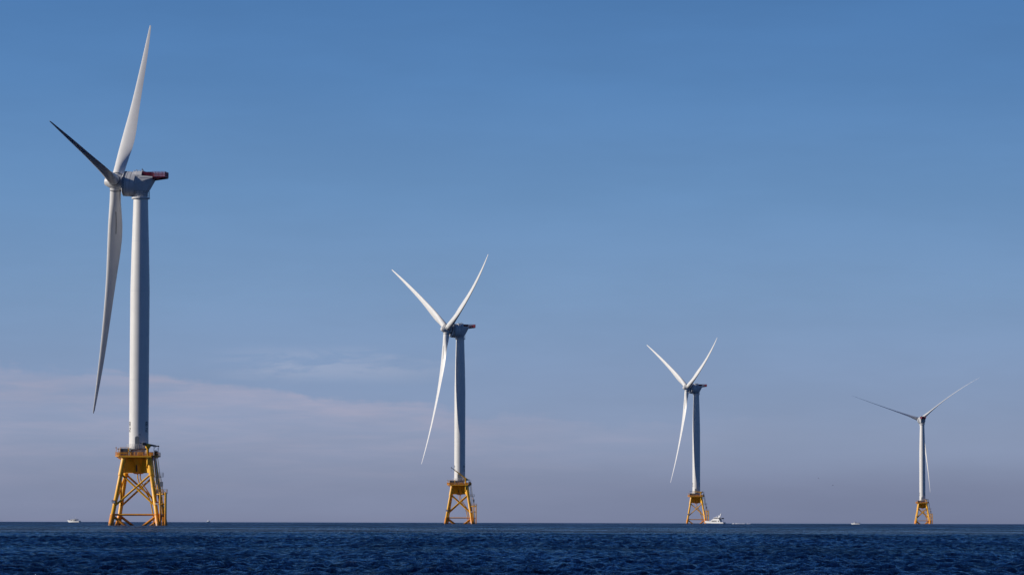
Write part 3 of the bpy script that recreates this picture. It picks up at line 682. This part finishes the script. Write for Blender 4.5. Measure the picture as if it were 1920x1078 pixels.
# ------------------------------------------------------------------ boats
def hull_mesh(L, B, H, bow_rise=0.35, flare=0.75, draft=0.6):
    """bow toward -x, waterline z=0"""
    mb = MB(); st = np.linspace(0, 1, 15); rows = []
    for t in st:
        x = -L / 2 + L * t
        wdt = B / 2 * min(1.0, (1 - (1 - min(1, t / .55)) ** 2.1) ** .8) * (1 - .08 * max(0, t - .7) / .3)
        sh = H * (1 + bow_rise * (1 - t) ** 2)
        rk = -0.10 * L * (1 - t) ** 3
        rows.append([(x + rk, wdt, sh), (x + rk * .5, wdt * .96, sh * .5), (x + .02 * L * (1 - t), wdt * flare, 0), (x + .05 * L * (1 - t), wdt * flare * .5, -draft * .8), (x + .06 * L * (1 - t), 0, -draft)])
    vs = []; k = 9
    for r in rows:
        vs += [p for p in r] + [(p[0], -p[1], p[2]) for p in r[-2::-1]]
    n = len(rows)
    fs = [(i * k + j, i * k + j + 1, (i + 1) * k + j + 1, (i + 1) * k + j) for i in range(n - 1) for j in range(k - 1)]
    fs += [(i * k, (i + 1) * k, (i + 1) * k + k - 1, i * k + k - 1) for i in range(n - 1)]
    fs += [tuple(range(k)), tuple((n - 1) * k + j for j in range(k - 1, -1, -1))]
    mb.add(vs, fs); return mb
def side_prism(poly, hw, taper=1.0):
    mb = MB(); mb.prism(poly, -hw, hw, lambda x, z, y: (x, y, z)); return mb

def boat_root(px_x, D, name, label, cat, rz=0.0, group=None):
    X = (px_x - 960) / 6300 * D
    r = empty(name, (X, D, drop(X, D)), rz); tag(r, label, cat, group); return r

def yacht_hull_mat():
    m = mat('yacht_hull_paint', (0.80, 0.80, 0.80, 1), 0.25, var=0.02); N = NT(m.node_tree); b = m.node_tree.nodes['Principled BSDF']
    src = b.inputs['Base Color'].links[0].from_socket; t = N.n('ShaderNodeTexCoord'); q = N.n('ShaderNodeSeparateXYZ'); N.l(t.outputs['Object'], q.inputs[0])
    N.l(N.mix(N.m('GREATER_THAN', q.outputs[2], N.m('ADD', 0.42, N.m('MULTIPLY', q.outputs[0], -0.02))), (0.01, 0.06, 0.22, 1), src), b.inputs['Base Color']); return m
def yacht():
    r = boat_root(1341.3, 2480, 'motor_yacht', 'white motor yacht with tall mast under way beside the third turbine', 'yacht', rad(-38)); r.scale = (1.04, .88, .86)
    hull_mesh(15.5, 4.4, 1.55, .75, .82).build('hull', yacht_hull_mat(), r)
    side_prism([(-3.6, 1.6), (-2.4, 2.95), (4.6, 2.95), (5.4, 1.5)], 1.8).build('cabin', M_WHITE, r, smooth=False)
    for x0, x1 in ((-1.9, 2.3), (3.4, 4.4)):
        side_prism([(x0 - .4, 2.05), (x0, 2.85), (x1, 2.85), (x1, 2.05)], 1.83).build('window', M_GLASS, r, smooth=False)
    side_prism([(-2.9, 2.97), (-.4, 4.55), (4.0, 4.55), (4.7, 2.97)], 1.7).build('flybridge', M_WHITE, r, smooth=False)
    side_prism([(-.5, 4.57), (.2, 5.3), (2.9, 5.3), (2.9, 4.57)], 1.35).build('bridge_window', M_GLASS, r, smooth=False)
    for y in (-1.3, 1.3):
        mb = MB(); mb.tube([(3.3, y, 4.5), (3.1, y, 5.35)], .16, 6); mb.build('hardtop_post', M_WHITE, r)
    side_prism([(-.6, 5.33), (-.2, 5.6), (3.8, 5.6), (3.8, 5.33)], 1.6).build('hardtop', M_WHITE, r, smooth=False)
    mb = MB(); mb.prism([(3.0, 5.6), (4.1, 5.6), (5.2, 8.9), (4.75, 8.9)], -.18, .18, lambda x, z, y: (x, y, z)); mb.prism([(2.7, 5.6), (3.3, 5.6), (3.1, 7.5), (2.85, 7.5)], -.14, .14, lambda x, z, y: (x, y, z)); mb.box((4.6, 0, 7.6), (1.2, .8, .12)); mb.build('mast', M_WHITE, r, smooth=False)
    for x, y, k in ((1.0, 0, 1.0), (2.0, .5, .7)):
        mb = MB(); mb.lathe([(0, .35 * k), (.3, .4 * k), (.8 * k, .1)], (x, y, 5.6), (0, 0, 1), 12); mb.build('radome', M_WHITE, r)
    for x in (1.2, 5.0):
        mb = MB(); mb.tube([(x, .5, 5.5), (x + .3, .5, 9.9 if x > 2 else 7.4)], .04, 5); mb.build('aerial', M_WHITE, r)
    side_prism([(4.1, 4.3), (4.1, 5.2), (6.6, 5.15), (6.6, 4.2)], 1.5).build('awning_shade', mat('canopy_shade_dark', (0.10, 0.11, 0.15, 1), .9), r, smooth=False)  # solid dark block: canopy with the shade beneath it put into the colour
    for y in (-1.3, 1.3):
        mb = MB(); mb.tube([(6.5, y, 1.5), (6.5, y, 4.3)], .06, 5); mb.build('awning_post', M_GREY, r)
        mb = MB(); mb.tube([(-7.9, 0, 3.3), (-5.2, y * 1.1, 3.0), (-3.0, y * 1.3, 2.7)], .04, 5); mb.build('bow_rail', M_NACW, r)
    mb = MB(); mb.box((8.0, 0, .75), (.9, 3.4, .18)); mb.build('swim_platform', M_WHITE, r, smooth=False)
yacht()

def fishing_boat():
    r = boat_root(141, 2350, 'fishing_boat', 'white fishing boat with dark wheelhouse windows left of the nearest turbine', 'boat', rad(-28))
    hull_mesh(9.8, 3.0, .95, .7, .8).build('hull', M_WHITE, r)
    side_prism([(-2.5, 1.1), (-2.2, 2.1), (1.0, 2.1), (1.0, 1.0)], 1.1).build('wheelhouse', M_NACW, r, smooth=False)
    side_prism([(-2.25, 1.35), (-2.05, 1.85), (-.6, 1.85), (-.6, 1.35)], 1.13).build('window', M_GLASS, r, smooth=False)
    side_prism([(.1, 1.1), (.1, 2.0), (.8, 2.0), (.8, 1.1)], 1.14).build('door', M_DARK, r, smooth=False)
    side_prism([(-2.5, 2.1), (-2.5, 2.2), (1.9, 2.2), (1.9, 2.1)], 1.3).build('roof', M_NACW, r, smooth=False)
    mb = MB(); mb.tube([(1.4, .6, .8), (1.6, .6, 3.0)], .07, 6); mb.tube([(1.4, -.6, .8), (1.6, -.6, 3.0)], .07, 6); mb.tube([(1.5, 0, 2.2), (1.5, 0, 4.2)], .05, 6); mb.tube([(-.5, 0, 2.2), (-1.6, 0, 4.4)], .035, 5); mb.tube([(0, .5, 2.2), (1.2, .5, 4.0)], .035, 5); mb.build('mast', M_NACW, r)
    mb = MB(); mb.tube([(-3.4, 0, 1.2), (-3.9, 0, 2.3)], .10, 6); mb.tube([(-3.4, 0, 1.2), (-2.9, 0, 1.7)], .08, 6); mb.build('anchor_roller', M_DARK, r)
    mb = MB(); mb.box((2.6, 0, 1.9), (1.1, 1.6, .45)); mb.tube([(2.2, 0, .6), (2.3, 0, 1.8)], .08, 6); mb.tube([(3.0, 0, .6), (2.9, 0, 1.8)], .08, 6); mb.build('net_drum', M_NAVY, r)
    mb = MB(); mb.box((4.2, 0, 1.05), (1.6, 1.6, .28)); mb.build('stern_gear', M_DARK, r, smooth=False)
fishing_boat()

def skiff():
    r = boat_root(1604.5, 2250, 'small_boat', 'small white open boat between the third and farthest turbines', 'boat', rad(-25))
    hull_mesh(5.9, 2.1, .55, .45, .82, .4).build('hull', M_WHITE, r)
    side_prism([(-1.5, .6), (-1.25, 1.45), (-.35, 1.45), (-.35, .55)], .6).build('wheelhouse', M_WHITE, r, smooth=False)
    side_prism([(-1.2, .95), (-1.1, 1.3), (-.55, 1.3), (-.55, .95)], .62).build('window', M_GLASS, r, smooth=False)
    mb = MB(); mb.box((2.7, 0, .95), (.4, .4, .6)); mb.box((2.7, 0, .4), (.15, .2, .8)); mb.build('outboard_motor', M_DARK, r, smooth=False)
    mb = MB(); mb.box((1.2, 0, .8), (1.2, .9, .35)); mb.build('seat', M_GREY, r, smooth=False)
    return r
sk = skiff()
def person(parent_loc, label, x, y, z, sit=False):
    """a seated or standing figure too far away to show more than its posture"""
    me = bpy.data.meshes.new('person')
    P = [(0, 0, .95), (0, 0, 1.25), (0, 0, 1.45), (0, 0, 1.56), (-.02, 0, 1.68), (0, .20, 1.40), (-.05, .26, 1.12), (-.22, .24, 1.0), (0, -.20, 1.40), (-.05, -.26, 1.12), (-.22, -.24, 1.0), (0, .10, .9), (0, .12, .48), (0, .12, .08), (-.18, .12, .03), (0, -.10, .9), (0, -.12, .48), (0, -.12, .08), (-.18, -.12, .03)]
    E_ = [(0, 1), (1, 2), (2, 3), (3, 4), (2, 5), (5, 6), (6, 7), (2, 8), (8, 9), (9, 10), (0, 11), (11, 12), (12, 13), (13, 14), (0, 15), (15, 16), (16, 17), (17, 18)]
    Rr = [.15, .14, .15, .06, .11, .07, .05, .035, .07, .05, .035, .10, .07, .045, .04, .10, .07, .045, .04]
    me.from_pydata(P, E_, []); o = bpy.data.objects.new('person', me); col.objects.link(o)
    sm = o.modifiers.new('skin', 'SKIN'); o.modifiers.new('sub', 'SUBSURF').levels = 1; o.modifiers['sub'].render_levels = 1
    for i, v in enumerate(me.skin_vertices[0].data): v.radius = (Rr[i], Rr[i])
    me.skin_vertices[0].data[0].use_root = True
    me.materials.append(M_CLOTH)
    o.location = (parent_loc[0] + x, parent_loc[1] + y, parent_loc[2] + z)
    tag(o, label, 'person')
person(sk.location, 'person in dark clothing standing behind the wheelhouse of the small white boat', .15, 0, .3)

def far_boat():
    r = boat_root(392, 3300, 'sport_boat', 'tiny white boat on the horizon between the nearest and second turbines', 'boat', rad(72))
    hull_mesh(5.4, 2.1, .6, .4, .82, .4).build('hull', M_WHITE, r)
    side_prism([(-1.2, .6), (-.9, 1.5), (.6, 1.5), (.6, .5)], .8).build('cabin', M_WHITE, r, smooth=False)
    mb = MB(); mb.box((1.6, -.3, .9), (.9, 1.4, .4)); mb.build('engine_cover', M_DARK, r, smooth=False)
    mb = MB(); mb.tube([(.2, .3, 1.5), (.3, .3, 2.9)], .09, 6); mb.build('mast', M_WHITE, r)
far_boat()

# broken white water left by the yacht
def wake():
    mb = MB(); D = 2500; rr = random.Random(5)
    for i in range(80):
        t = rr.choice((rr.uniform(0, .3), rr.uniform(.36, .62), rr.uniform(.78, 1.0))); x0 = (1374 + 34 * t - 960) / 6300 * D + rr.uniform(-.4, .4); y0 = D + rr.uniform(-2.4, 2.4)
        if 0.66 < t < 0.74: continue
        s = rr.uniform(.12, .42) * (1.1 - .5 * t); hh = s * rr.uniform(.5, 1.3); z = drop(x0, y0) + .28
        n = 7; vs = [(x0 + s * 1.6 * math.cos(2 * math.pi * k / n) * rr.uniform(.7, 1.2), y0 + s * math.sin(2 * math.pi * k / n) * rr.uniform(.7, 1.2), z - .3) for k in range(n)] + [(x0 + rr.uniform(-.1, .1), y0, z + hh)]
        mb.add(vs, [(k, (k + 1) % n, n) for k in range(n)] + [tuple(range(n - 1, -1, -1))])
    o = mb.build('wake_foam', mat('foam', (.75, .77, .8, 1), .8), None)
    tag(o, 'broken white foam of the wake trailing right behind the white yacht', 'wake', None, 'stuff')
wake()

# two distant gulls low in the sky at the right
def gull(px, py, D, label, bank):
    X = (px - 960) / 6300 * D; Z = 1.8 + (974.9 + (px - 960) * .00244 - py) / 6300 * D
    r = empty('gull', (X, D, Z), rad(20)); r.scale = (.65, .65, .65); tag(r, label, 'bird', 'gulls in the distance')
    mb = MB(); mb.tube([(-.30, 0, 0), (-.2, 0, .01), (0, 0, 0), (.2, 0, 0), (.34, 0, .01)], [.02, .06, .08, .05, .02], 8); mb.build('body', M_DARK, r)
    for s in (-1, 1):
        mb = MB(); vs = []
        for (y, x0, x1, z) in ((.04, -.1, .12, .03), (.3, -.16, .06, .16 + bank * s), (.62, -.02, .1, .05 + bank * s)):
            vs += [(x0, y * s, z), (x1, y * s, z), (x1, y * s, z - .02), (x0, y * s, z - .03)]
        fs = [(k * 4 + i, k * 4 + (i + 1) % 4, (k + 1) * 4 + (i + 1) % 4, (k + 1) * 4 + i) for k in range(2) for i in range(4)] + [(0, 1, 2, 3), (8, 9, 10, 11)]
        mb.add(vs, fs); mb.build('wing', M_DARK, r, smooth=False)
gull(1535, 896.5, 1300, 'tiny dark bird, upper left one of the two specks over the small boat', .05)
gull(1561.5, 910, 1200, 'tiny dark bird, lower right one of the two specks over the small boat', -.05)
